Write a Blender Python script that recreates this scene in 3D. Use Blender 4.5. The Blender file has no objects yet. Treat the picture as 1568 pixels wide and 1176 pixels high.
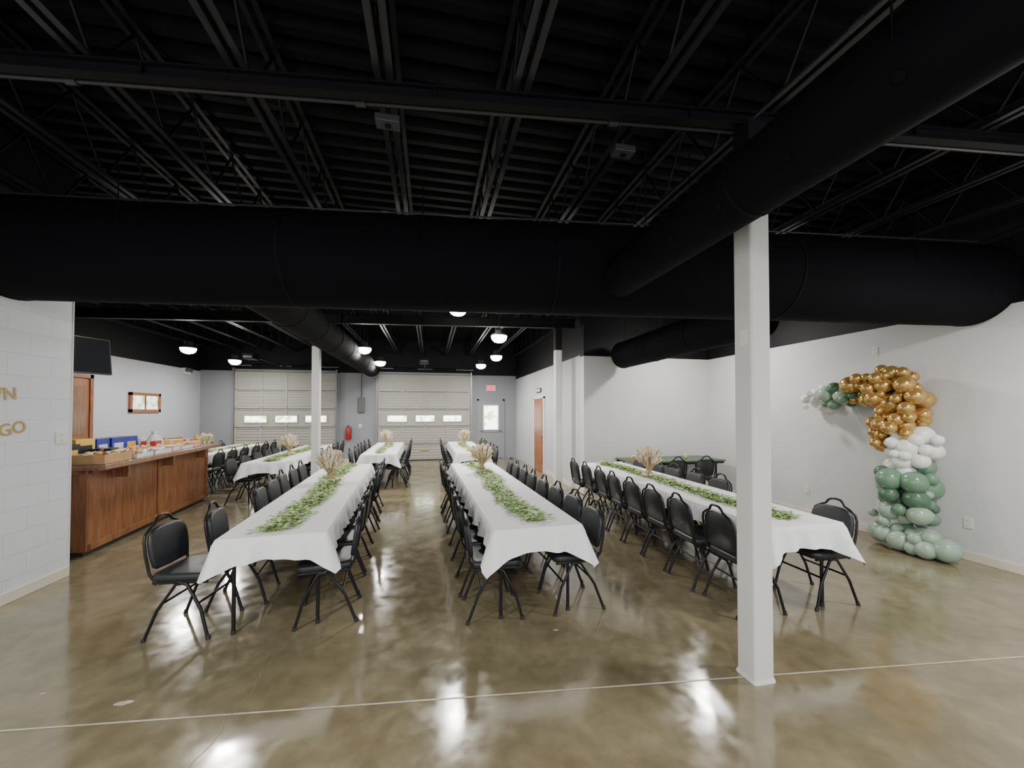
import bpy, math, random
from mathutils import Vector, Matrix
R = random.Random(7)
col = bpy.context.scene.collection

# ---------------------------------------------------------------- materials
def mat(name, c, rough=.6, metal=0, noise=0, nscale=8, bump=0, bscale=60, emis=0, spec=.5, alpha=1, trans=0):
    m = bpy.data.materials.new(name); m.use_nodes = True
    nt = m.node_tree; b = nt.nodes['Principled BSDF']
    b.inputs['Base Color'].default_value = (*c, 1)
    b.inputs['Roughness'].default_value = rough
    b.inputs['Metallic'].default_value = metal
    b.inputs['Specular IOR Level'].default_value = spec
    b.inputs['Alpha'].default_value = alpha
    b.inputs['Transmission Weight'].default_value = trans
    tc = nt.nodes.new('ShaderNodeTexCoord')
    if noise:
        n = nt.nodes.new('ShaderNodeTexNoise'); n.inputs['Scale'].default_value = nscale
        n.inputs['Detail'].default_value = 5
        r = nt.nodes.new('ShaderNodeValToRGB')
        r.color_ramp.elements[0].position = .3; r.color_ramp.elements[1].position = .7
        r.color_ramp.elements[0].color = (*[max(0, x*(1-noise)) for x in c], 1)
        r.color_ramp.elements[1].color = (*[min(1, x*(1+noise)) for x in c], 1)
        nt.links.new(tc.outputs['Object'], n.inputs['Vector'])
        nt.links.new(n.outputs['Fac'], r.inputs['Fac'])
        nt.links.new(r.outputs['Color'], b.inputs['Base Color'])
    if bump:
        n2 = nt.nodes.new('ShaderNodeTexNoise'); n2.inputs['Scale'].default_value = bscale
        bp = nt.nodes.new('ShaderNodeBump'); bp.inputs['Strength'].default_value = bump
        bp.inputs['Distance'].default_value = .02
        nt.links.new(tc.outputs['Object'], n2.inputs['Vector'])
        nt.links.new(n2.outputs['Fac'], bp.inputs['Height'])
        nt.links.new(bp.outputs['Normal'], b.inputs['Normal'])
    if emis:
        b.inputs['Emission Color'].default_value = (*c, 1)
        b.inputs['Emission Strength'].default_value = emis
    return m

def wall_mat(name, c, zline, block=False, dark=(.005, .005, .007)):
    m = bpy.data.materials.new(name); m.use_nodes = True
    nt = m.node_tree; L = nt.links; b = nt.nodes['Principled BSDF']
    b.inputs['Roughness'].default_value = .6
    b.inputs['Specular IOR Level'].default_value = .25
    g = nt.nodes.new('ShaderNodeNewGeometry'); s = nt.nodes.new('ShaderNodeSeparateXYZ')
    L.new(g.outputs['Position'], s.inputs[0])
    gt = nt.nodes.new('ShaderNodeMath'); gt.operation = 'GREATER_THAN'; gt.inputs[1].default_value = zline
    L.new(s.outputs['Z'], gt.inputs[0])
    mx = nt.nodes.new('ShaderNodeMix'); mx.data_type = 'RGBA'
    L.new(gt.outputs[0], mx.inputs['Factor'])
    mx.inputs['A'].default_value = (*c, 1); mx.inputs['B'].default_value = (*dark, 1)
    n = nt.nodes.new('ShaderNodeTexNoise'); n.inputs['Scale'].default_value = 120
    L.new(g.outputs['Position'], n.inputs['Vector'])
    bp = nt.nodes.new('ShaderNodeBump'); bp.inputs['Strength'].default_value = .08; bp.inputs['Distance'].default_value = .01
    L.new(n.outputs['Fac'], bp.inputs['Height'])
    if block:
        cb = nt.nodes.new('ShaderNodeCombineXYZ')
        L.new(s.outputs['Y'], cb.inputs['X']); L.new(s.outputs['Z'], cb.inputs['Y'])
        br = nt.nodes.new('ShaderNodeTexBrick'); br.inputs['Scale'].default_value = 1
        br.inputs['Brick Width'].default_value = .4; br.inputs['Row Height'].default_value = .2
        br.inputs['Mortar Size'].default_value = .004; br.inputs['Mortar Smooth'].default_value = .4
        br.inputs['Color1'].default_value = (*c, 1); br.inputs['Color2'].default_value = (*[x*.98 for x in c], 1)
        br.inputs['Mortar'].default_value = (*[x*.88 for x in c], 1)
        L.new(cb.outputs[0], br.inputs['Vector'])
        L.new(br.outputs['Color'], mx.inputs['A'])
        bp2 = nt.nodes.new('ShaderNodeBump'); bp2.invert = True
        bp2.inputs['Strength'].default_value = .4; bp2.inputs['Distance'].default_value = .01
        L.new(br.outputs['Fac'], bp2.inputs['Height']); L.new(bp.outputs['Normal'], bp2.inputs['Normal'])
        L.new(bp2.outputs['Normal'], b.inputs['Normal'])
    else:
        L.new(bp.outputs['Normal'], b.inputs['Normal'])
    L.new(mx.outputs['Result'], b.inputs['Base Color'])
    return m

def floor_mat():
    m = bpy.data.materials.new('polished_concrete'); m.use_nodes = True
    nt = m.node_tree; L = nt.links; b = nt.nodes['Principled BSDF']
    g = nt.nodes.new('ShaderNodeNewGeometry')
    n1 = nt.nodes.new('ShaderNodeTexNoise'); n1.inputs['Scale'].default_value = 1.6
    n1.inputs['Detail'].default_value = 8; n1.inputs['Roughness'].default_value = .62
    n1.inputs['Distortion'].default_value = .6
    n2 = nt.nodes.new('ShaderNodeTexNoise'); n2.inputs['Scale'].default_value = 7
    n2.inputs['Detail'].default_value = 6; n2.inputs['Distortion'].default_value = .4
    for n in (n1, n2): L.new(g.outputs['Position'], n.inputs['Vector'])
    r = nt.nodes.new('ShaderNodeValToRGB'); e = r.color_ramp.elements
    e[0].position = .30; e[0].color = (.150, .125, .070, 1)
    e[1].position = .72; e[1].color = (.250, .215, .135, 1)
    L.new(n1.outputs['Fac'], r.inputs['Fac'])
    r2 = nt.nodes.new('ShaderNodeValToRGB'); e = r2.color_ramp.elements
    e[0].position = .35; e[0].color = (.87, .87, .87, 1); e[1].position = .68; e[1].color = (1.1, 1.1, 1.1, 1)
    L.new(n2.outputs['Fac'], r2.inputs['Fac'])
    mx = nt.nodes.new('ShaderNodeMix'); mx.data_type = 'RGBA'; mx.blend_type = 'MULTIPLY'
    mx.inputs['Factor'].default_value = 1
    L.new(r.outputs['Color'], mx.inputs['A']); L.new(r2.outputs['Color'], mx.inputs['B'])
    L.new(mx.outputs['Result'], b.inputs['Base Color'])
    mr = nt.nodes.new('ShaderNodeMapRange'); mr.inputs['From Min'].default_value = .3; mr.inputs['From Max'].default_value = .7
    mr.inputs['To Min'].default_value = .08; mr.inputs['To Max'].default_value = .2
    L.new(n2.outputs['Fac'], mr.inputs['Value'])
    L.new(mr.outputs[0], b.inputs['Roughness'])
    b.inputs['IOR'].default_value = 2.0
    bp = nt.nodes.new('ShaderNodeBump'); bp.inputs['Strength'].default_value = .10; bp.inputs['Distance'].default_value = .03
    n3 = nt.nodes.new('ShaderNodeTexNoise'); n3.inputs['Scale'].default_value = 3.2; n3.inputs['Detail'].default_value = 1.5
    L.new(g.outputs['Position'], n3.inputs['Vector']); L.new(n3.outputs['Fac'], bp.inputs['Height'])
    L.new(bp.outputs['Normal'], b.inputs['Normal'])
    return m

def wood_mat(name, c1, c2, rough=.35):
    m = bpy.data.materials.new(name); m.use_nodes = True
    nt = m.node_tree; L = nt.links; b = nt.nodes['Principled BSDF']
    tc = nt.nodes.new('ShaderNodeTexCoord'); mp = nt.nodes.new('ShaderNodeMapping')
    mp.inputs['Scale'].default_value = (14, 14, 1.5)
    n = nt.nodes.new('ShaderNodeTexNoise'); n.inputs['Scale'].default_value = 1.5; n.inputs['Detail'].default_value = 7
    n.inputs['Distortion'].default_value = 1.2
    r = nt.nodes.new('ShaderNodeValToRGB'); r.color_ramp.elements[0].color = (*c1, 1); r.color_ramp.elements[1].color = (*c2, 1)
    r.color_ramp.elements[0].position = .35; r.color_ramp.elements[1].position = .68
    L.new(tc.outputs['Object'], mp.inputs[0]); L.new(mp.outputs[0], n.inputs['Vector'])
    L.new(n.outputs['Fac'], r.inputs['Fac']); L.new(r.outputs['Color'], b.inputs['Base Color'])
    b.inputs['Roughness'].default_value = rough
    return m

def daylight_mat(name, strength):
    m = bpy.data.materials.new(name); m.use_nodes = True
    nt = m.node_tree; L = nt.links; b = nt.nodes['Principled BSDF']
    g = nt.nodes.new('ShaderNodeNewGeometry')
    n = nt.nodes.new('ShaderNodeTexNoise'); n.inputs['Scale'].default_value = 5; n.inputs['Detail'].default_value = 6
    r = nt.nodes.new('ShaderNodeValToRGB')
    r.color_ramp.elements[0].position = .38; r.color_ramp.elements[0].color = (.35, .5, .2, 1)
    r.color_ramp.elements[1].position = .52; r.color_ramp.elements[1].color = (1, 1, .95, 1)
    L.new(g.outputs['Position'], n.inputs['Vector']); L.new(n.outputs['Fac'], r.inputs['Fac'])
    L.new(r.outputs['Color'], b.inputs['Emission Color']); b.inputs['Emission Strength'].default_value = strength
    b.inputs['Base Color'].default_value = (.1, .1, .1, 1); b.inputs['Roughness'].default_value = .1
    return m

M = {}
M['wall'] = wall_mat('wall_paint_light', (.60, .605, .61), 2.81)
M['wallfar'] = wall_mat('wall_paint_grey', (.30, .31, .335), 2.97)
M['wallleft'] = wall_mat('wall_paint_left', (.50, .515, .56), 2.93)
M['wallcor'] = wall_mat('wall_paint_corridor', (.52, .53, .57), 2.85)
M['block'] = wall_mat('painted_block', (.66, .70, .74), 3.0, block=True)
M['floor'] = floor_mat()
M['deck'] = mat('ceiling_deck_black', (.003, .003, .004), .6, spec=.1)
M['joist'] = mat('joist_black', (.015, .015, .019), .36, spec=.45)
M['girder'] = mat('girder_black', (.006, .006, .008), .5, spec=.2)
M['duct'] = mat('duct_black', (.004, .004, .0058), .8, bump=.15, bscale=6, spec=.08)
M['ring'] = mat('duct_seam', (.0045, .0045, .006), .7, spec=.1)
M['conduit'] = mat('conduit_grey', (.045, .045, .05), .45, .2)
M['column'] = wall_mat('column_white', (.62, .615, .60), 2.96)
M['trim'] = mat('trim_cream', (.66, .61, .50), .5)
M['joint'] = mat('joint_filler', (.46, .42, .33), .3, noise=.15, nscale=20)
M['crack'] = mat('crack_filler', (.29, .26, .18), .3)
M['gdoor'] = mat('garage_door_paint', (.40, .395, .355), .5, noise=.04)
M['gtrack'] = mat('galvanized', (.30, .30, .31), .4, .6)
M['day'] = daylight_mat('daylight_glass', 6)
M['day2'] = daylight_mat('daylight_glass_green', 2.4)
M['grey'] = mat('door_grey', (.28, .29, .31), .45)
M['whitep'] = mat('white_plastic', (.7, .7, .69), .4)
M['red'] = mat('exit_red', (.9, .02, .015), .4, emis=2)
M['redp'] = mat('red_enamel', (.45, .02, .02), .3)
M['wood'] = wood_mat('cherry_wood', (.17, .065, .025), (.30, .13, .055))
M['wood2'] = wood_mat('cherry_wood_top', (.18, .10, .065), (.29, .175, .115), .25)
M['wooddoor'] = wood_mat('door_wood', (.24, .09, .035), (.36, .15, .06))
M['cloth'] = mat('linen_white', (.80, .80, .82), .85, bump=.3, bscale=5)
M['metal'] = mat('black_metal', (.013, .013, .014), .35, .4)
M['vinyl'] = mat('black_vinyl', (.017, .019, .023), .42, bump=.1, bscale=120)
M['tabletop'] = mat('table_top', (.25, .24, .22), .5)
M['greentop'] = mat('table_cloth_green', (.09, .13, .08), .6)
M['leaf1'] = mat('leaf_a', (.16, .32, .06), .6, noise=.25, nscale=30)
M['leaf2'] = mat('leaf_b', (.36, .52, .17), .6, noise=.2, nscale=30)
M['leaf3'] = mat('leaf_c', (.52, .62, .32), .6, noise=.2, nscale=30)
M['wheat'] = mat('wheat_straw', (.62, .50, .30), .8, noise=.2, nscale=40)
M['wheat2'] = mat('wheat_pale', (.80, .72, .56), .8, noise=.15, nscale=40)
M['ribbon'] = mat('burlap', (.45, .34, .2), .9, bump=.4, bscale=200)
M['gold'] = mat('balloon_gold', (.58, .37, .12), .22, .65)
M['bwhite'] = mat('balloon_white', (.78, .78, .77), .3)
M['bdgreen'] = mat('balloon_dark_green', (.075, .155, .095), .25)
M['bgreen'] = mat('balloon_green', (.14, .25, .16), .25)
M['bsage'] = mat('balloon_sage', (.29, .39, .30), .28)
M['bclear'] = mat('balloon_clear', (.75, .73, .68), .15, alpha=.5)
M['lamp'] = mat('lamp_glow', (1, .95, .87), emis=70)
M['lampbody'] = mat('lamp_body', (.15, .15, .15), .4, .5)
M['screen'] = mat('screen_glass', (.02, .022, .025), .1)
M['goldtext'] = mat('gold_vinyl', (.42, .29, .10), .4, .3)
M['card'] = mat('cardboard', (.45, .28, .13), .8, noise=.1)
M['blue'] = mat('blue_carton', (.03, .05, .35), .4, noise=.3, nscale=14)
M['yellow'] = mat('yellow_plastic', (.75, .5, .08), .4)
M['black'] = mat('black_plastic', (.02, .02, .02), .4)
M['food'] = mat('baked_food', (.6, .36, .15), .7, noise=.5, nscale=40)
M['film'] = mat('paper_bag_white', (.7, .7, .73), .3, bump=.6, bscale=20)
M['pink'] = mat('pastry_box', (.7, .45, .35), .6, noise=.3, nscale=25)
M['redbox'] = mat('red_carton', (.5, .05, .04), .5, noise=.3, nscale=25)

# ---------------------------------------------------------------- mesh builder
class MB:
    def __init__(s): s.v=[]; s.f=[]; s.mi=[]; s.sm=[]; s.mats=[]
    def slot(s, k):
        if k not in s.mats: s.mats.append(k)
        return s.mats.index(k)
    def add(s, vs, fs, k, smooth=False, M4=None):
        o=len(s.v); i=s.slot(k)
        s.v += [tuple(M4 @ Vector(p)) if M4 else tuple(p) for p in vs]
        for f in fs:
            s.f.append(tuple(o+x for x in f)); s.mi.append(i); s.sm.append(smooth)
    def box(s, lo, hi, k, M4=None, ch=0):
        x0,y0,z0=lo; x1,y1,z1=hi
        vs=[(x0,y0,z0),(x1,y0,z0),(x1,y1,z0),(x0,y1,z0),(x0,y0,z1),(x1,y0,z1),(x1,y1,z1),(x0,y1,z1)]
        s.add(vs,[(0,3,2,1),(4,5,6,7),(0,1,5,4),(1,2,6,5),(2,3,7,6),(3,0,4,7)],k,False,M4)
    def cyl(s,a,b,r1,r2,k,seg=12,caps=True,smooth=True,M4=None):
        a=Vector(a); b=Vector(b); d=(b-a).normalized()
        u=d.orthogonal().normalized(); w=d.cross(u)
        vs=[];fs=[]
        for c,r in ((a,r1),(b,r2)):
            for i in range(seg):
                t=2*math.pi*i/seg
                vs.append(c+u*math.cos(t)*r+w*math.sin(t)*r)
        for i in range(seg):
            j=(i+1)%seg; fs.append((i,j,seg+j,seg+i))
        s.add(vs,fs,k,smooth,M4)
        if caps:
            s.add(vs[:seg],[tuple(range(seg))[::-1]],k,False,M4); s.add(vs[seg:],[tuple(range(seg))],k,False,M4)
    def tube(s,pts,r,k,seg=8,closed=False,M4=None):
        P=[Vector(p) for p in pts]; n=len(P); vs=[];fs=[]
        u=None
        for i,p in enumerate(P):
            if i==0: d=P[1]-P[0]
            elif i==n-1: d=P[-1]-P[-2]
            else: d=(P[i+1]-P[i]).normalized()+(P[i]-P[i-1]).normalized()
            d.normalize()
            if u is None: u=d.orthogonal().normalized()
            else:
                u=(u-d*u.dot(d)).normalized()
            w=d.cross(u)
            for j in range(seg):
                t=2*math.pi*j/seg; vs.append(p+u*math.cos(t)*r+w*math.sin(t)*r)
        for i in range(n-1):
            for j in range(seg):
                q=(j+1)%seg; fs.append((i*seg+j,i*seg+q,(i+1)*seg+q,(i+1)*seg+j))
        s.add(vs,fs,k,True,M4)
        s.add(vs[:seg],[tuple(range(seg))[::-1]],k,False,M4); s.add(vs[-seg:],[tuple(range(seg))],k,False,M4)
    def lathe(s,prof,k,seg=16,M4=None,smooth=True):
        vs=[];fs=[];n=len(prof)
        for r,z in prof:
            for j in range(seg):
                t=2*math.pi*j/seg; vs.append((r*math.cos(t),r*math.sin(t),z))
        for i in range(n-1):
            for j in range(seg):
                q=(j+1)%seg; fs.append((i*seg+j,i*seg+q,(i+1)*seg+q,(i+1)*seg+j))
        s.add(vs,fs,k,smooth,M4)
    def pad(s,outline,h,k,M4=None,inset=.012):
        n=len(outline); cx=sum(p[0] for p in outline)/n; cy=sum(p[1] for p in outline)/n
        lay=[(0,inset),(h*.25,0),(h*.6,0),(h*.9,inset*.8),(h,inset*3)]
        vs=[];fs=[]
        for z,ins in lay:
            for x,y in outline:
                d=math.hypot(x-cx,y-cy); q=(d-ins)/d
                vs.append((cx+(x-cx)*q,cy+(y-cy)*q,z))
        for i in range(len(lay)-1):
            for j in range(n):
                q=(j+1)%n; fs.append((i*n+j,i*n+q,(i+1)*n+q,(i+1)*n+j))
        fs.append(tuple(range(n))[::-1]); o=len(vs); vs.append((cx,cy,h*1.12))
        b=(len(lay)-1)*n
        for j in range(n): fs.append((b+j,b+(j+1)%n,o))
        s.add(vs,fs,k,True,M4)
    def mesh(s,name):
        me=bpy.data.meshes.new(name); me.from_pydata(s.v,[],s.f)
        for k in s.mats: me.materials.append(M[k])
        me.polygons.foreach_set('material_index',s.mi); me.polygons.foreach_set('use_smooth',s.sm)
        me.update(); return me
    def obj(s,name,loc=(0,0,0),rz=0,bevel=0):
        o=bpy.data.objects.new(name,s.mesh(name)); col.objects.link(o); o.location=loc; o.rotation_euler=(0,0,rz)
        if bevel:
            b=o.modifiers.new('bevel','BEVEL'); b.width=bevel; b.segments=2; b.limit_method='ANGLE'
        return o
def inst(me,name,loc,rz=0,sc=1):
    o=bpy.data.objects.new(name,me); col.objects.link(o); o.location=loc; o.rotation_euler=(0,0,rz); o.scale=(sc,)*3
    return o
def boxobj(name,lo,hi,k,bevel=0):
    b=MB(); b.box(lo,hi,k); return b.obj(name,bevel=bevel)
def rrect(w,h,r,n=5):
    out=[]
    for cx,cy,a in ((w/2-r,h/2-r,0),(-w/2+r,h/2-r,90),(-w/2+r,-h/2+r,180),(w/2-r,-h/2+r,270)):
        for i in range(n+1):
            t=math.radians(a+90*i/n); out.append((cx+r*math.cos(t),cy+r*math.sin(t)))
    return out

# ---------------------------------------------------------------- room shell
H=4.2
boxobj('floor',(-7.2,-3,-.1),(6.2,13.9,0),'floor')
boxobj('wall_far',(-7.0,13.7,0),(3.05,13.9,H),'wallfar')
boxobj('wall_left',(-7.2,4.62,0),(-7.0,13.9,H),'wallleft')
boxobj('wall_left_return',(-7.0,4.62,0),(-3.82,4.82,H),'wallleft')
boxobj('wall_left_near',(-3.82,-3,0),(-3.62,4.82,H),'block')
boxobj('wall_corridor_right',(3.05,7.53,0),(3.25,13.9,H),'wallcor')
boxobj('wall_back_right',(3.05,7.33,0),(5.95,7.53,H),'wall')
boxobj('wall_right',(5.95,-3,0),(6.15,7.53,H),'wall')
b=MB(); y=-3.0
prof=[]
while y<13.9:
    prof += [(y,H),(y+.06,H),(y+.09,H-.05),(y+.15,H-.05)]; y+=.18
vs=[];fs=[]
for (yy,zz) in prof: vs += [(-7.2,yy,zz),(6.15,yy,zz)]
for i in range(len(prof)-1): fs.append((2*i,2*i+1,2*i+3,2*i+2))
b.add(vs,fs,'deck'); b.box((-7.2,-3,H+.01),(6.15,13.9,H+.12),'deck'); b.obj('ceiling')
boxobj('baseboard_right',(5.935,-3,0),(5.95,7.33,.10),'trim',.004)
boxobj('baseboard_left',(-3.62,-3,0),(-3.605,4.82,.10),'trim',.004)
boxobj('baseboard_back',(3.05,7.315,0),(5.935,7.33,.10),'trim',.004)
boxobj('baseboard_corridor',(3.035,7.33,0),(3.05,10.0,.10),'trim',.004)
boxobj('baseboard_far',(-2.9,13.685,0),(-1.85,13.7,.10),'trim',.004)
boxobj('trim_1',(-3.83,4.82,0),(-3.615,4.835,3.0),'whitep',.003)

def strip(mb,pts,w,z=.0015,k='joint'):
    for a,c in zip(pts[:-1],pts[1:]):
        a=Vector((*a,0)); c=Vector((*c,0)); d=(c-a).normalized(); n=Vector((-d.y,d.x,0))*w/2
        mb.add([a-n+Vector((0,0,z)),c-n+Vector((0,0,z)),c+n+Vector((0,0,z)),a+n+Vector((0,0,z))],[(0,1,2,3)],k)
b=MB()
strip(b,[(-3.6,2.72),(5.93,1.66)],.012)
strip(b,[(-6.9,8.2),(3.03,7.3)],.012)
x,y=-1.0,3.05; pts=[(x,y)]
while y>1.3:
    y-=.03+R.random()*.05; x+=R.uniform(-.025,.025)+.001; pts.append((x,y))
strip(b,pts,.003,k='crack')
def patch(cx,cy,rx,ry,a=0):
    vs=[]
    for i in range(14):
        t=2*math.pi*i/14; q=R.uniform(.75,1.15)
        vs.append((cx+rx*q*math.cos(t),cy+ry*q*math.sin(t),.0012))
    b.add(vs,[tuple(range(14))],'joint')
patch(-1.72,2.66,.045,.022); patch(.95,2.85,.025,.01); patch(-2.25,2.85,.02,.008)
b.obj('floor_joints')

# ---------------------------------------------------------------- ceiling structure
def joist(L):
    b=MB()
    for sx in (-1,1):
        b.box((sx*.02 if sx>0 else -.055,0,0),(.055 if sx>0 else -.02,L,.008),'joist')
        b.box((sx*.02-.003,0,0),(sx*.02+.003,L,.05),'joist')
        b.box((sx*.02 if sx>0 else -.055,0,.49),(.055 if sx>0 else -.02,L,.5),'girder')
    n=int(L/.6); p=L/n
    for i in range(n):
        b.cyl((0,i*p,.02),(0,(i+.5)*p,.49),.011,.011,'girder',5,False)
        b.cyl((0,(i+.5)*p,.49),(0,(i+1)*p,.02),.011,.011,'girder',5,False)
    return b.mesh('joist')
jl=joist(16.6); js=joist(10.2); jm=joist(8.8)
for k in range(-8,8):
    X=-.27+.8*k
    if X<-3.6: inst(jm,'ceiling_joist',(X,4.85,3.62))
    elif X<3.0: inst(jl,'ceiling_joist',(X,-2.95,3.62))
    else: inst(js,'ceiling_joist',(X,-2.95,3.62))
SK=-.11
def ibeam(name,x0,x1,y,z0,z1,w=.05,k='girder'):
    b=MB()
    b.box((x0,-w,z0),(x1,w,z0+.012),k); b.box((x0,-w,z1-.012),(x1,w,z1),k)
    b.box((x0,-.005,z0+.012),(x1,.005,z1-.012),k)
    x=x0+.4
    while x<x1:
        b.box((x,-w,z0+.012),(x+.01,w,z1-.012),k); x+=1.6
    b.obj(name,(0,y,0),math.atan(SK))
ibeam('steel_girder',-3.58,5.9,2.32,3.53,3.615,.03)
ibeam('steel_girder',-6.95,3.0,7.98,3.43,3.615,.05)
def conduit(name,pts,r=.012,k='conduit',clips=None):
    b=MB(); b.tube(pts,r,k,8)
    P0,P1=Vector(pts[0]),Vector(pts[-1]); n=int((P1-P0).length/1.5)
    for i in range(1,n):
        q=P0.lerp(P1,i/n)
        d=(P1-P0).normalized()
        b.cyl(q-d*.03,q+d*.03,r*1.8,r*1.8,k,8)
    b.obj(name)
def xl(yc,x): return yc+SK*x
conduit('electrical_conduit',[(-3.6,xl(3.72,-3.6),3.56),(5.93,xl(3.72,5.93),3.56)],.009)
conduit('electrical_conduit',[(-3.6,xl(2.42,-3.6),3.57),(5.93,xl(2.42,5.93),3.57)],.014)
conduit('electrical_conduit',[(2.0,-2.5,3.54),(2.0,3.4,3.54)],.009)
conduit('sprinkler_pipe',[(-6.9,6.2,3.5),(3.0,6.2,3.5)],.03,'girder')
for x,y in ((-.27,xl(2.50,-.27)),(1.33,xl(2.62,1.33))):
    b=MB(); b.box((-.075,-.045,0),(.075,.045,.045),'conduit'); b.cyl((0,0,.045),(0,0,.10),.01,.01,'conduit',8); b.cyl((0,0,-.008),(0,0,0),.02,.02,'girder',12)
    b.obj('junction_box',(x,y,3.50),bevel=.006)

def duct(name,a,c,r,seams=1.2,vents=None):
    b=MB(); a=Vector(a);c=Vector(c); L=(c-a).length; d=(c-a).normalized()
    b.cyl(a,c,r,r,'duct',48)
    n=max(1,int(L/seams))
    for i in range(n+1):
        q=a+d*(L*i/n); q0=q-d*.012 if i else q; q1=q+d*.012 if i<n else q
        b.cyl(q0,q1,r+.005,r+.005,'ring',48)
    for i in range(n):
        q=a+d*(L*(i+.5)/n); side=d.cross(Vector((0,0,1)))
        for s in (-1,1):
            b.cyl(q+side*s*r*.98,q+side*s*r*.98+Vector((0,0,3.62-q.z)),.004,.004,'ring',6)
    if vents:
        ang,step=vents; side=d.cross(Vector((0,0,1)))
        t=step
        while t<L-.2:
            n_=side*math.cos(ang)+Vector((0,0,math.sin(ang)))
            q=a+d*t+n_*r
            b.cyl(q-n_*.01,q+n_*.006,.022,.020,'deck',16); t+=step
    b.obj(name)
duct('air_duct',(-3.56,xl(3.76,-3.56),3.09),(5.88,xl(3.76,5.88),3.07),.43,1.9)
duct('air_duct',(1.70,-2.8,2.92),(1.70,3.25,2.92),.185,1.5,(math.radians(215),.42))
duct('air_duct',(-1.80,4.35,3.02),(-1.80,12.6,3.02),.26,1.0)
duct('air_duct',(3.75,3.75,2.80),(3.75,7.0,2.80),.26,1.0)

def column(x,y,top,w=.145):
    b=MB()
    o=rrect(w,w,.016,3); n=len(o)
    vs=[(px,py,.02) for px,py in o]+[(px,py,top) for px,py in o]
    b.add(vs,[(i,(i+1)%n,n+(i+1)%n,n+i) for i in range(n)]+[tuple(range(n,2*n))],'column',False)
    o2=rrect(w+.02,w+.02,.02,3)
    vs=[(px,py,0) for px,py in o2]+[(px*.92,py*.92,.02) for px,py in o2]
    b.add(vs,[(i,(i+1)%n,n+(i+1)%n,n+i) for i in range(n)]+[tuple(range(n,2*n))],'column',False)
    b.box((-w/2-.004,-w/2+.03,2.1),(-w/2,-w/2+.09,2.2),'whitep')
    b.obj('support_column',(x,y,0))
column(2.03,2.10,3.525); column(2.62,7.70,3.42); column(-2.2,8.22,3.42)

# ---------------------------------------------------------------- garage doors
def gdoor(x0,x1,h=2.95):
    b=MB(); n=5; sh=h/n; y=13.62
    w=x1-x0
    for i in range(n):
        z0=i*sh+.004; z1=(i+1)*sh-.014
        b.box((x0,y,z0),(x1,y+.045,z1),'gdoor')
        for q in (.14,.30,.46,.62,.78,.92):
            zz=z0+q*sh
            if i==2 and .1<q<.8: continue
            b.box((x0+.03,y-.014,zz),(x1-.03,y,zz+.02),'gdoor')
        for q in (0,.25,.5,.75,1):
            xx=x0+q*(w-.06); b.box((xx,y-.018,z0),(xx+.06,y,z1),'gdoor')
            if i: b.box((xx+.01,y-.026,z0-.04),(xx+.05,y-.018,z0+.04),'gtrack')
        b.box((x0,y-.03,z1-.03),(x1,y,z1),'gdoor')
    zc=2*sh+sh*.5-.04
    for q in (.2,.5,.8):
        xc=x0+q*w; ww=.31
        b.box((xc-ww-.04,y-.02,zc-.14),(xc+ww+.04,y-.003,zc+.14),'gdoor')
        b.box((xc-ww,y-.024,zc-.10),(xc+ww,y-.018,zc+.10),'day')
    b.box((x0+w/2-.12,y-.05,.35),(x0+w/2+.12,y-.014,.38),'yellow')
    b.box((x0,y-.02,0),(x1,y+.045,.03),'black')
    for xx in (x0-.05,x1+.01):
        b.box((xx,y-.07,0),(xx+.04,y-.01,h+.1),'gtrack')
    b.cyl((x0-.1,y-.08,h+.18),(x1+.1,y-.08,h+.18),.015,.015,'gtrack',8)
    b.cyl((x0+.5,y-.08,h+.18),(x0+1.3,y-.08,h+.18),.035,.035,'girder',12)
    b.cyl((x1-1.3,y-.08,h+.18),(x1-.5,y-.08,h+.18),.035,.035,'girder',12)
    b.box((x0-.1,y+.0,0),(x0-.005,y+.075,h+.06),'grey'); b.box((x1+.005,y+.0,0),(x1+.1,y+.075,h+.06),'grey')
    b.box((x0-.1,y+.0,h),(x1+.1,y+.075,h+.07),'grey')
    b.obj('garage_door')
    b=MB(); xc=(x0+x1)/2
    b.box((xc-.13,10.9,3.02),(xc+.13,11.25,3.16),'girder'); b.box((xc-.1,10.88,3.04),(xc+.1,10.9,3.1),'lampbody')
    b.box((xc-.02,11.25,3.10),(xc+.02,13.5,3.13),'girder')
    for s in (-.12,.12):
        b.box((xc+s-.01,11.1,3.16),(xc+s+.01,11.12,3.6),'girder')
    b.obj('ceiling_opener_motor',bevel=.005)
gdoor(-6.0,-3.05); gdoor(-1.72,1.38)

b=MB(); x0,x1=1.70,2.56; y=13.66
b.box((x0,y,0.01),(x1,y+.04,2.06),'grey')
for lo,hi in (((x0-.06,y-.02,0),(x0,y+.04,2.12)),((x1,y-.02,0),(x1+.06,y+.04,2.12)),((x0-.06,y-.02,2.06),(x1+.06,y+.04,2.12))): b.box(lo,hi,'grey')
b.box((x0+.14,y-.012,.95),(x1-.14,y,1.92),'whitep'); b.box((x0+.18,y-.016,.99),(x1-.18,y-.01,1.88),'day')
b.box((x0+.06,y-.07,.98),(x1-.06,y-.04,1.03),'gtrack'); b.box((x0+.06,y-.05,.97),(x0+.12,y,1.05),'gtrack'); b.box((x1-.14,y-.05,.97),(x1-.06,y,1.05),'gtrack')
b.obj('door_1')
b=MB(); b.box((-.17,-.06,0),(.17,0,.2),'whitep')
def stroke(a,c): b.cyl((a[0],-.063,a[1]),(c[0],-.063,c[1]),.015,.015,'red',6)
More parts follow.
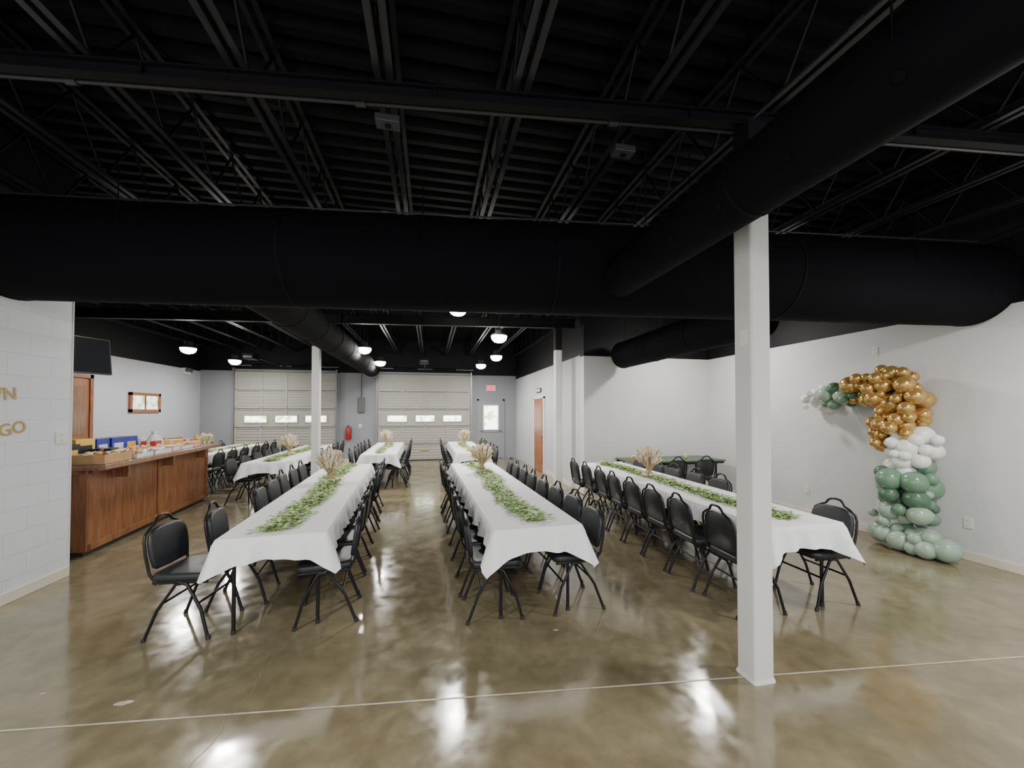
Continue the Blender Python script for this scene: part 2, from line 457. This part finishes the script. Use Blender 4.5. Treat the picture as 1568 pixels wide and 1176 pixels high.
for a,c in (((-.13,.04),(-.13,.16)),((-.13,.04),(-.08,.04)),((-.13,.1),(-.09,.1)),((-.13,.16),(-.08,.16)),((-.06,.04),(0,.16)),((0,.04),(-.06,.16)),((.025,.04),(.025,.16)),((.09,.04),(.09,.16)),((.055,.16),(.13,.16))): stroke(a,c)
b.obj('exit_sign',(2.13,13.7,2.42))
b=MB()
b.box((3.0,10.0,0),(3.05,10.08,2.08),'whitep'); b.box((3.0,11.0,0),(3.05,11.08,2.08),'whitep'); b.box((3.0,10.0,2.04),(3.05,11.08,2.12),'whitep')
b.box((3.01,10.08,.01),(3.048,11.0,2.04),'wooddoor')
for z0,z1 in ((.25,.95),(1.1,1.85)):
    b.box((3.004,10.2,z0),(3.012,10.88,z1),'wooddoor')
b.cyl((2.95,10.16,1.0),(3.01,10.16,1.0),.025,.025,'gtrack',12); b.obj('door_2')
b=MB(); b.box((-7.0,8.85,.01),(-6.96,9.68,2.35),'wooddoor')
b.box((-7.0,8.77,0),(-6.94,8.85,2.45),'wood'); b.box((-7.0,9.68,0),(-6.94,9.76,2.45),'wood'); b.box((-7.0,8.77,2.37),(-6.94,9.76,2.45),'wood')
b.box((-6.962,8.95,1.2),(-6.955,9.58,2.2),'wood2'); b.cyl((-6.96,8.93,1.0),(-6.9,8.93,1.0),.025,.025,'gtrack',12); b.obj('door_3')
b=MB(); y0,y1,z0,z1=10.8,11.85,1.66,2.14
b.box((-7.0,y0,z0),(-6.95,y1,z0+.07),'wooddoor'); b.box((-7.0,y0,z1-.07),(-6.95,y1,z1),'wooddoor')
b.box((-7.0,y0,z0),(-6.95,y0+.07,z1),'wooddoor'); b.box((-7.0,y1-.07,z0),(-6.95,y1,z1),'wooddoor')
b.box((-7.0,y0+.07,z0+.07),(-6.98,y1-.07,z1-.07),'day2'); b.box((-6.985,(y0+y1)/2-.015,z0+.07),(-6.965,(y0+y1)/2+.015,z1-.07),'wood'); b.obj('window_1')

b=MB(); b.lathe([(0,0),(.06,.0),(.075,.02),(.075,.34),(.06,.39),(.025,.41),(.02,.44),(0,.44)],'redp',16)
b.box((-.015,-.06,.44),(.015,.05,.46),'black'); b.box((-.012,-.08,.48),(.012,.04,.49),'black')
b.tube([(0,.03,.44),(.07,.05,.42),(.1,.04,.3),(.09,.03,.1)],.009,'black',6); b.cyl((.09,.03,.1),(.09,.03,.02),.01,.018,'black',8)
b.box((-.05,.06,.2),(.05,.09,.3),'gtrack')
b.obj('fire_extinguisher',(-2.66,13.605,.75))
def plate(name,x,y,z,nx,ny,w=.075,h=.12,k='whitep'):
    b=MB(); b.box((-w/2,-.008,-h/2),(w/2,0,h/2),k)
    for s in (-.028,.028): b.box((-.015,-.011,s-.012),(.015,-.008,s+.012),'trim')
    rz=math.atan2(nx,-ny)
    b.obj(name,(x,y,z),rz,.002)
for y in (3.2,4.08,5.1): plate('wall_outlet',5.95,y,.42,-1,0)
plate('wall_outlet',5.95,1.9,.42,-1,0)
plate('light_switch',5.95,4.1,2.5,-1,0,.07,.12); plate('light_switch',-3.62,4.72,1.42,1,0,.12,.12)
plate('light_switch',-2.3,13.7,1.2,0,-1,.1,.12)
for p,nx in (((5.95,2.35,2.98),-1),((-7.0,12.9,2.85),1)):
    b=MB(); b.box((-.14,-.1,-.09),(.14,0,.09),'whitep')
    for s in (-.09,.09): b.cyl((s,-.1,.03),(s,-.15,.02),.05,.06,'lampbody',14)
    b.obj('emergency_light',p,math.atan2(nx,0),.006)
b=MB(); b.box((-.1,-.1,-.25),(.1,0,.25),'lampbody'); b.cyl((0,-.05,.25),(0,-.05,1.6),.015,.015,'conduit',8); b.obj('electrical_box',(-2.25,13.7,1.9),bevel=.005)
b=MB(); b.box((-.22,-.03,-.06),(.22,0,.06),'black'); b.box((-.2,-.034,-.04),(.2,-.03,.04),'whitep'); b.obj('door_sign',(3.05,10.6,2.28),math.atan2(-1,0))

b=MB(); b.box((-.42,-.03,-.26),(.42,.02,.26),'black'); b.box((-.405,-.034,-.245),(.405,-.03,.245),'screen')
b.box((-.15,.02,-.12),(.15,.07,.12),'black'); b.cyl((0,.06,0),(0,.3,.1),.02,.02,'metal',8)
b.cyl((0,.3,.1),(0,.3,1.1),.02,.02,'metal',8)
tv=b.obj('wall_television',(-4.80,6.4,2.47),math.radians(62),.004)
tv.rotation_euler=(math.radians(-6),0,math.radians(68))

def text(s,y,z,size,tilt):
    c=bpy.data.curves.new('lettering','FONT'); c.body=s; c.size=size; c.extrude=.002; c.align_x='RIGHT'; c.offset=.002
    t=bpy.data.objects.new('tmp',c); col.objects.link(t)
    bpy.context.view_layer.update()
    me=bpy.data.meshes.new_from_object(t.evaluated_get(bpy.context.evaluated_depsgraph_get()))
    bpy.data.objects.remove(t)
    me.materials.clear(); me.materials.append(M['goldtext'])
    o=bpy.data.objects.new('wall_lettering',me); col.objects.link(o)
    o.matrix_world=Matrix.Translation((-3.617,y,z))@Matrix(((0,0,1,0),(1,0,0,0),(0,1,0,0),(0,0,0,1)))@Matrix.Rotation(tilt,4,'Z')
text('HOEDOWN',4.29,1.79,.15,math.radians(4)); text('READY TO GO',4.38,1.50,.15,math.radians(10))

# ---------------------------------------------------------------- bar counter
A=Vector((-3.88,5.38,0)); B=Vector((-4.16,8.4,0)); d=(B-A).normalized(); L=(B-A).length
rz=math.atan2(-d.x,d.y)
b=MB(); D=.62
b.box((-D,0,.06),(0,L,1.02),'wood'); b.box((-D+.05,.03,0),(-.04,L-.03,.06),'black')
for y0,y1 in ((0,.06),(L*.47-.02,L*.47+.02),(L-.06,L)):
    b.box((0,y0,.06),(.018,y1,1.02),'wood')
b.box((0,0,.06),(.018,L,.14),'wood'); b.box((0,0,.95),(.018,L,1.02),'wood')
b.box((-D,-.018,.06),(-D+.06,0,1.02),'wood'); b.box((-.06,-.018,.06),(.018,0,1.02),'wood'); b.box((-D,-.018,.95),(0,0,1.02),'wood')
b.box((-D-.04,-.05,1.02),(.2,L+.06,1.06),'wood2'); b.box((-D-.05,-.06,1.0),(.21,L+.07,1.025),'wood')
for q in (.15,.5,.85): b.box((.018,q*L-.02,.85),(.16,q*L+.02,1.0),'wood')
bar=b.obj('bar_counter',A,rz,.004)
Mb=Matrix.Translation(A)@Matrix.Rotation(rz,4,'Z')
def onbar(mb,name,x,y,r=0,bevel=.003):
    p=Mb@Vector((x,y,1.061)); mb.obj(name,p,rz+r,bevel)
def carton(w,l,h,k,k2=None):
    b=MB(); b.box((-w/2,-l/2,0),(w/2,l/2,h),k)
    b.box((-w/2-.001,-l/2*.7,h*.25),(w/2+.001,l/2*.7,h*.7),k2 or k)
    b.box((-.02,-l/2-.001,h*.1),(.02,l/2+.001,h+.001),k2 or k)
    return b
def tray(w,l,h,k,kf='food',n=20):
    b=MB(); t=.006
    b.box((-w/2,-l/2,0),(w/2,l/2,t),k)
    for s in (-1,1):
        b.box((s*w/2-t if s>0 else -w/2,-l/2,0),(w/2 if s>0 else -w/2+t,l/2,h),k)
        b.box((-w/2,s*l/2-t if s>0 else -l/2,0),(w/2,l/2 if s>0 else -l/2+t,h),k)
    for i in range(n):
        x=R.uniform(-w/2+.04,w/2-.04); y=R.uniform(-l/2+.04,l/2-.04); r=R.uniform(.025,.045)
        b.lathe([(0,-r*.6),(r*.8,-r*.45),(r,0),(r*.75,r*.5),(0,r*.7)],kf if R.random()<.7 else 'film',8,Matrix.Translation((x,y,h*.8+R.uniform(0,.03))))
    return b
def bag(r,h,k):
    b=MB(); pr=[(0,0),(r*.9,0),(r,h*.2),(r*.95,h*.5),(r*.6,h*.75),(r*.25,h*.85),(r*.5,h),(0,h*.97)]
    b.lathe(pr,k,9); 
    b.v=[(x*(1+R.uniform(-.15,.15)),y*(1+R.uniform(-.15,.15)),z) for x,y,z in b.v]; return b
onbar(tray(.36,.5,.11,'card'),'cardboard_tray',-.02,.25)
onbar(carton(.24,.3,.22,'black','yellow'),'snack_carton',-.38,.2,.1)
onbar(carton(.22,.28,.27,'yellow','black'),'snack_carton',-.44,.55,-.1)
onbar(carton(.18,.22,.14,'black','card'),'snack_carton',-.20,.66,.2)
onbar(carton(.2,.26,.25,'blue','film'),'drink_carton',-.46,.90,.05)
onbar(carton(.2,.26,.25,'blue','film'),'drink_carton',-.45,1.20,-.05)
onbar(carton(.2,.26,.25,'blue','yellow'),'drink_carton',-.46,1.50,-.05)
onbar(carton(.16,.2,.2,'film','blue'),'drink_carton',-.44,1.78,.15)
onbar(tray(.26,.42,.06,'film'),'pastry_tray',.03,.78,.05,0)
onbar(tray(.22,.34,.08,'film','pink'),'pastry_tray',-.23,1.0,.0,0)
onbar(tray(.26,.40,.06,'film','pink'),'pastry_tray',.03,1.23,-.05,0)
onbar(tray(.22,.32,.08,'card'),'pastry_tray',-.22,1.38,.05,0)
onbar(carton(.24,.3,.09,'pink','film'),'pastry_box',.02,1.62,.1)
onbar(carton(.18,.2,.16,'redbox','film'),'snack_carton',-.22,1.70,.1)
onbar(bag(.12,.30,'film'),'plastic_bag',-.33,2.02,0,0)
onbar(bag(.10,.24,'film'),'plastic_bag',-.45,2.26,0,0)
onbar(tray(.26,.36,.06,'film'),'pastry_tray',.0,2.0,0,0)
onbar(carton(.2,.26,.14,'yellow','film'),'snack_carton',-.2,2.3,.2)
onbar(carton(.22,.3,.16,'card','film'),'cardboard_box',-.38,2.6,0)
onbar(carton(.2,.24,.1,'pink','yellow'),'pastry_box',.0,2.4,.1)
onbar(carton(.16,.2,.12,'redbox','film'),'snack_carton',-.12,2.65,.1)
b=MB(); b.lathe([(0,0),(.04,0),(.05,.12),(.03,.16),(.03,.18),(0,.18)],'yellow',12); onbar(b,'juice_jug',-.12,2.90,0,0)

# ---------------------------------------------------------------- chair
def chair_mesh():
    b=MB()
    seat=[(x,y) for x,y in rrect(.42,.42,.07)]
    b.pad(seat,.055,'vinyl',Matrix.Translation((0,0,.43)))
    b.pad(rrect(.39,.40,.06),.012,'metal',Matrix.Translation((0,0,.42)),.004)
    o=[(.168,.02),(.182,.10),(.186,.19),(.172,.255),(.13,.295),(.075,.31),(.0,.312),(-.075,.31),(-.13,.295),(-.172,.255),(-.186,.19),(-.182,.10),(-.168,.02),(-.14,0),(0,-.004),(.14,0)]
    tilt=math.radians(8)
    Mx=Matrix.Translation((0,-.215,.50))@Matrix.Rotation(tilt,4,'X')@Matrix(((1,0,0,0),(0,0,1,0),(0,1,0,0),(0,0,0,1)))
    b.pad([(x,y) for x,y in o][::-1],.035,'vinyl',Mx,.008)
    def bk(x,h,off=-.002): 
        v=Matrix.Translation((0,-.215,.50))@Matrix.Rotation(tilt,4,'X')@Vector((x,off,h)); return tuple(v)
    hoop=[(.185,-.16,.40),bk(.186,-.02),bk(.198,.12),bk(.194,.22),bk(.176,.27),bk(.125,.305),bk(.082,.325),bk(.068,.352),bk(.042,.372),bk(0,.378)]
    b.tube(hoop+[(-x,y,z) for x,y,z in hoop[::-1][1:]],.0105,'metal',7)
    for s in (-1,1):
        b.tube([(s*.185,-.02,.42),(s*.19,.05,.40),(s*.197,.15,.22),(s*.205,.21,0)],.0115,'metal',7)
        b.tube([(s*.185,.06,.42),(s*.19,-.03,.40),(s*.197,-.15,.22),(s*.205,-.235,0)],.0115,'metal',7)
        b.tube([(s*.185,-.19,.415),(s*.185,.19,.415)],.010,'metal',6)
        b.cyl((s*.205,.21,0),(s*.204,.205,.03),.016,.015,'black',8); b.cyl((s*.205,-.235,0),(s*.204,-.228,.03),.016,.015,'black',8)
    b.tube([(-.195,.13,.26),(.195,.13,.26)],.009,'metal',6)
    b.tube([(-.195,-.13,.26),(.195,-.13,.26)],.009,'metal',6)
    return b.mesh('banquet_chair')
CH=chair_mesh()
def chair(x,y,face):
    inst(CH,'banquet_chair',(x,y,0),face)

# ---------------------------------------------------------------- tables
def table_mesh(w,l,k='tabletop'):
    b=MB(); b.box((-w/2,-l/2,.71),(w/2,l/2,.738),k)
    b.box((-w/2+.02,-l/2+.02,.67),(-w/2+.04,l/2-.02,.71),'metal'); b.box((w/2-.04,-l/2+.02,.67),(w/2-.02,l/2-.02,.71),'metal')
    ys=[-l/2+.12,-.22,.22,l/2-.12] if l>3 else [-l/2+.15,l/2-.15]
    for y in ys:
        for s in (-1,1):
            b.tube([(s*(w/2-.08),y,.70),(s*(w/2-.08),y,.0)],.014,'metal',8)
            b.cyl((s*(w/2-.08),y,0),(s*(w/2-.08),y,.03),.018,.017,'black',8)
        b.tube([(-w/2+.08,y,.62),(w/2-.08,y,.62)],.011,'metal',6)
        dy=.3 if y<0 else -.3
        b.tube([(0,y,.62),(0,y+dy,.69)],.009,'metal',6)
    return b
def cloth_mesh(w,l,seed):
    rr=random.Random(seed); hw=w/2+.008; hl=l/2+.008
    pts=[];
    def side(p,q,n):
        k=max(2,int((Vector(q)-Vector(p)).length/.03))
        for i in range(k):
            f=i/k; pts.append((Vector(p).lerp(Vector(q),f),Vector(n)))
    c=[Vector((-hw,-hl)),Vector((hw,-hl)),Vector((hw,hl)),Vector((-hw,hl))]
    for i,n in enumerate(((0,-1),(1,0),(0,1),(-1,0))): side(c[i],c[(i+1)%4],n)
    N=len(pts); J=9; vs=[];fs=[]
    ph=[rr.uniform(0,6.28) for _ in range(4)]; cd=[rr.uniform(.12,.17) for _ in range(4)]
    s=0
    for i,(p,n) in enumerate(pts):
        ds=[(p-q).length for q in c]; dm=min(ds); ci=ds.index(dm)
        cf=math.exp(-(dm/.10)**1.2)
        diag=Vector((1 if c[ci].x>0 else -1,1 if c[ci].y>0 else -1)).normalized()
        nn=(n*(1-cf)+diag*cf*1.4); s+=.03
        drop=.165+.012*math.sin(s*1.9+ph[0])+cd[ci]*cf
        wave=(.016*math.sin(s*2*math.pi/.34+ph[1])+.012*math.sin(s*2*math.pi/.17+ph[2]))*(1-.3*cf)
        fold=.06*math.sin(dm/.065*2.2)*math.exp(-dm/.16)
        for j in range(J):
            f=j/(J-1)
            if j==0: q=p-nn*.008; z=.750
            else:
                q=p+nn*(.004+.012*f+(wave+.016)*f**1.2+.035*cf*f+fold*f); z=.750-.006-drop*f
            vs.append((q.x,q.y,z))
    for i in range(N):
        k=(i+1)%N
        for j in range(J-1): fs.append((i*J+j,i*J+j+1,k*J+j+1,k*J+j))
    b=MB(); b.add(vs,fs,'cloth',True)
    b.add([vs[i*J] for i in range(N)],[tuple(range(N))],'cloth',False)
    for yy,wd,h in ((0.0,.012,.0018),(-l/4,.008,.0012),(l/4,.008,.0012)):
        b.add([(-hw,yy-wd,.7501),(hw,yy-wd,.7501),(hw,yy,.7501+h),(-hw,yy,.7501+h),(hw,yy+wd,.7501),(-hw,yy+wd,.7501)],[(0,1,2,3),(3,2,4,5)],'cloth')
    return b.mesh('tablecloth')
def runner_mesh(l,seed,wd=.11,per=650):
    rr=random.Random(seed); b=MB(); n=int(l*per)
    ph=rr.uniform(0,6)
    for i in range(n):
        y=rr.uniform(-l/2,l/2); cx=.035*math.sin(y*2.1+ph)+.015*math.sin(y*7)
        x=cx+max(-1.5,min(1.5,rr.gauss(0,.66)))*wd*.62; z=.005+abs(rr.gauss(0,1))*.02*max(.2,1-abs(x-cx)/wd)
        a=rr.uniform(0,6.28); L=rr.uniform(.035,.075); W=L*rr.uniform(.35,.6); up=rr.uniform(.0,.45)
        dx,dy=math.cos(a),math.sin(a); px,py=-dy,dx
        p0=(x,y,z); p1=(x+dx*L*.5+px*W/2,y+dy*L*.5+py*W/2,z+up*L*.6); p2=(x+dx*L,y+dy*L,z+up*L*.7); p3=(x+dx*L*.5-px*W/2,y+dy*L*.5-py*W/2,z+up*L*.6)
        b.add([p0,p1,p2,p3],[(0,1,2,3)],rr.choice(['leaf1','leaf2','leaf2','leaf3','leaf3']))
    b.tube([(.035*math.sin(y*2.1+ph)+.015*math.sin(y*7),y,.006) for y in [ -l/2+i*.1 for i in range(int(l/.1)+1)]],.004,'leaf1',5)
    return b.mesh('greenery_runner')
def sheaf_mesh(seed):
    rr=random.Random(seed); b=MB()
    for i in range(120):
        a=rr.uniform(0,6.28); q=math.sqrt(rr.random()); h=rr.uniform(.26,.40)-.07*q
        rb=.07*q; rt=.14*q
        ca,sa=math.cos(a),math.sin(a)
        p=[(rb*ca,rb*sa,0),(.024*q*ca,.024*q*sa,.10),(rt*.55*ca,rt*.55*sa,h*.72),(rt*ca,rt*sa,h)]
        b.tube(p,.0028,'wheat',4)
        dd=(Vector(p[3])-Vector(p[2])).normalized(); e=Vector(p[3])
        k=rr.choice(['wheat','wheat2','wheat2'])
        b.tube([e-dd*.03,e+dd*.0,e+dd*.035,e+dd*.06],.010 if k=='wheat' else .014,k,5)
    b.lathe([(.02,.07),(.03,.075),(.031,.125),(.02,.13)],'ribbon',14)
    for s in (-1,1): b.tube([(0,-.03,.1),(s*.03,-.045,.12),(s*.045,-.045,.10),(0,-.032,.1)],.006,'ribbon',6)
    for i in range(12):
        a=rr.uniform(0,6.28); r=.08
        b.lathe([(0,-.015),(.02,-.006),(.024,.006),(.01,.016),(0,.016)],'wheat2',8,Matrix.Translation((r*math.cos(a),r*math.sin(a),.02)))
    return b.mesh('wheat_sheaf')
SH=sheaf_mesh(3); SH2=sheaf_mesh(9)
TW=.74
cache={}
def row(cx0,cy0,cx1,cy1,sheaf_t,step,left=True,right=True,skip=(),offL=.02,offR=.02,run0=.0,runl=.3):
    p0=Vector((cx0,cy0)); p1=Vector((cx1,cy1)); dv=p1-p0; l=dv.length; c=(p0+p1)/2
    rz=math.atan2(-dv.x,dv.y); key=round(l,2); 
    if key not in cache: cache[key]=(table_mesh(TW,l).mesh('folding_table'),)
    inst(cache[key][0],'banquet_table',(c.x,c.y,0),rz)
    sd=int(abs(cx0*97+cy0*31))
    inst(cloth_mesh(TW,l,sd),'tablecloth',(c.x,c.y,0),rz)
    T=Matrix.Translation((c.x,c.y,0))@Matrix.Rotation(rz,4,'Z')
    q=T@Vector((0,run0,.752)); inst(runner_mesh(l-runl,sd,.15 if l>3.6 else .12,1000 if l>3.6 else 400),'greenery_runner',q,rz)
    q=T@Vector((0.0,-l/2+l*sheaf_t,.765)); inst(R.choice([SH,SH2]),'wheat_sheaf',q,R.uniform(0,6))
    n=int((l-.1)/step)
    for sdn,ok,off in ((-1,left,offL),(1,right,offR)):
        if not ok: continue
        for i in range(n):
            yy=-l/2+.27+i*(l-.54)/(n-1)
            if (sdn,i) in skip: continue
            q=T@Vector((sdn*(TW/2+off+R.uniform(-.015,.03)),yy+R.uniform(-.015,.015),0))
            face=rz+(math.radians(-90) if sdn<0 else math.radians(90))+R.uniform(-.06,.06)
            chair(q.x,q.y,face)
row(-1.15,3.2,-1.38,7.2,.56,.47,offL=.05,offR=-.05,skip={(-1,0),(-1,2)},runl=.2)
chair(-1.78,3.50,math.radians(-97))
row(.86,2.99,.74,6.95,.72,.47,offL=-.06,offR=.0)
row(3.02,2.6,3.06,6.55,.6,.47,offL=-.01,offR=.0,skip={(1,1)})
row(-1.09,8.75,-1.15,12.1,.55,.5,offL=-.02,offR=-.02)
row(.93,8.6,.90,11.95,.55,.5,offL=-.02,offR=-.02)
row(-2.93,7.75,-3.0,11.6,.35,.5,offR=.0,skip={(1,0),(1,1)})
row(-5.0,9.0,-5.0,12.4,.3,.5)
b=table_mesh(.76,1.95,'greentop'); o=b.obj('side_table',(4.66,6.86,0),math.radians(90))
def loose(mb,name,x,y,z,r=0): mb.obj(name,(x,y,z),r)
b=MB(); b.lathe([(0,0),(.03,0),(.034,.05),(.028,.07),(.028,.085),(0,.085)],'leaf2',12); b.lathe([(.03,.085),(.03,.1),(0,.1)],'whitep',12); loose(b,'candle_jar',4.95,6.75,.738)
loose(tray(.2,.35,.05,'card','wheat'),'wooden_crate',4.0,6.85,.738,1.4)
chair(4.3,6.35,0.05); chair(4.9,6.35,-.05)

# ---------------------------------------------------------------- balloon garland
rb=random.Random(5); balls=[]
def near(p,r):
    for q,s in balls:
        if (q-p).length < .68*(r+s): return True
    return False
bm=MB()
def balloon(p,r,k):
    balls.append((p,r))
    prof=[]; n=12
    for i in range(n+1):
        t=math.pi*i/n; z=-math.cos(t); rad=math.sin(t)
        if z<0: z*=1.14; rad*=(1-.10*abs(z)**2)
        prof.append((rad*r,z*r*1.0))
    prof=[(.0,-r*1.22),(r*.09,-r*1.21),(r*.035,-r*1.14)]+prof[1:]
    dirv=Vector((abs(rb.gauss(0,1))+.3,rb.gauss(0,1),rb.gauss(0,.6)-.4)).normalized()
    q=dirv.to_track_quat('-Z','Y').to_matrix().to_4x4()
    bm.lathe(prof,k,20,Matrix.Translation(p)@q)
def cluster(path,rad,sizes,kinds,tries=1500):
    for r in sizes:
        for _ in range(tries):
            t=rb.random()*(len(path)-1); i=min(int(t),len(path)-2); f=t-i
            c=Vector(path[i]).lerp(Vector(path[i+1]),f)
            a=Vector((rb.uniform(-1,1)*.9,rb.uniform(-1,1),rb.uniform(-1,1)))
            if a.length>1: continue
            p=c+a*max(.03,rad-r*.5)
            if p.x>5.94-r*1.2 or p.z<r*1.02: continue
            if near(p,r): continue
            balloon(p,r,rb.choice(kinds) if isinstance(kinds,list) else kinds); break
X=5.66
cluster([(X-.02,3.84,.13),(X-.05,3.24,.14)],.17,[.16,.15,.13,.13,.12,.11,.1,.1,.1,.09,.09,.08,.08,.08,.07,.07,.07,.06,.06,.06],'bsage')
cluster([(X,3.72,.34),(X,3.48,.44)],.26,[.11,.1,.09,.08,.08,.08,.07,.07,.07,.07,.06,.06,.06,.06,.05,.05,.05,.05],['bsage','bsage','bgreen'])
cluster([(X,3.62,.58),(X,3.55,.72),(X,3.58,.88)],.29,[.15,.13,.13,.12,.12,.11,.1,.1,.09,.09,.08,.08,.08,.08,.07,.07,.07,.06,.06,.06,.05,.05,.05],['bdgreen','bgreen','bdgreen','bgreen','bsage'])
cluster([(X,3.64,1.00),(X,3.56,1.15),(X,3.47,1.34)],.25,[.11,.11,.11,.1,.1,.1,.1,.09,.09,.09,.09,.08,.08,.08,.08,.07,.07,.07,.07,.06,.06,.06,.06,.05,.05,.05],'bwhite')
GS=[.14,.13,.12,.12,.12,.11,.11,.11]+[.1]*6+[.09]*8+[.08]*10+[.07]*12+[.06]*16+[.05]*16
cluster([(X,3.78,1.38),(X,3.64,1.62),(X,3.58,1.9),(X,3.72,1.97),(X,4.02,1.97)],.29,GS,'gold',900)
cluster([(X+.05,4.22,1.92),(X+.05,4.45,1.90)],.19,[.12,.11,.1,.1,.09,.08,.08,.07,.07,.06,.06,.05,.05,.05],['bdgreen','bgreen','bsage','bsage'])
cluster([(X+.1,4.60,1.88),(X+.1,4.85,1.84)],.2,[.07,.07,.07,.07,.06,.06,.06,.06,.06,.06,.05,.05,.05,.05,.05,.05,.04,.04,.04,.04],['bclear','bwhite','bclear'])
bm.obj('balloon_garland')

# ---------------------------------------------------------------- lamps
def lamp_mesh(stem):
    b=MB()
    b.lathe([(0,.10),(.06,.10),(.07,.08),(.08,.05),(.145,.03),(.158,-.005),(.153,-.008),(.148,.004)],'lampbody',28)
    b.lathe([(.148,0.0),(.146,-.04),(.13,-.08),(.09,-.115),(.04,-.13),(0,-.133)],'lamp',28)
    for i in range(10):
        a=i*math.pi/5; b.box((.03,-.002,.05),(.075,.002,.14),'lampbody',Matrix.Rotation(a,4,'Z'))
    b.cyl((0,0,.1),(0,0,stem),.008,.008,'metal',8)
    return b.mesh('high_bay_lamp')
LM=lamp_mesh(.5); LS=lamp_mesh(.19)
def lamp(x,y,P,z=3.1):
    inst(LM if z<3.3 else LS,'high_bay_lamp',(x,y,z))
    l=bpy.data.lights.new('lamp_light','AREA'); l.shape='DISK'; l.size=.26; l.energy=P; l.color=(1,.96,.91)
    o=bpy.data.objects.new('lamp_light',l); col.objects.link(o); o.location=(x,y,z-.14)
for x,y in ((1.26,7.1),(1.65,9.7),(1.5,11.6),(-1.45,9.1),(-1.4,11.5),(-5.3,9.9),(-5.3,12.0)):
    lamp(x,y,58)
lamp(-2.9,6.4,45,3.42); lamp(4.72,5.95,65,3.42); lamp(.45,6.5,50,3.42)
for x,y,p in ((4.55,1.5,85),(-2.2,.9,70),(.3,-.9,85),(3.0,-1.6,85),(-2.4,-2.0,75)):
    lamp(x,y,p)

w=bpy.data.worlds.new('World'); bpy.context.scene.world=w; w.use_nodes=True
w.node_tree.nodes['Background'].inputs[0].default_value=(.88,.94,1,1)
w.node_tree.nodes['Background'].inputs[1].default_value=1.5

# ---------------------------------------------------------------- camera
c=bpy.data.cameras.new('camera'); co=bpy.data.objects.new('camera',c); col.objects.link(co)
c.sensor_width=36; c.lens=589/1568*36; c.clip_start=.05
co.location=(0,0,1.68); co.rotation_euler=(math.radians(91),0,math.radians(-12)); c.shift_y=.0202
bpy.context.scene.camera=co
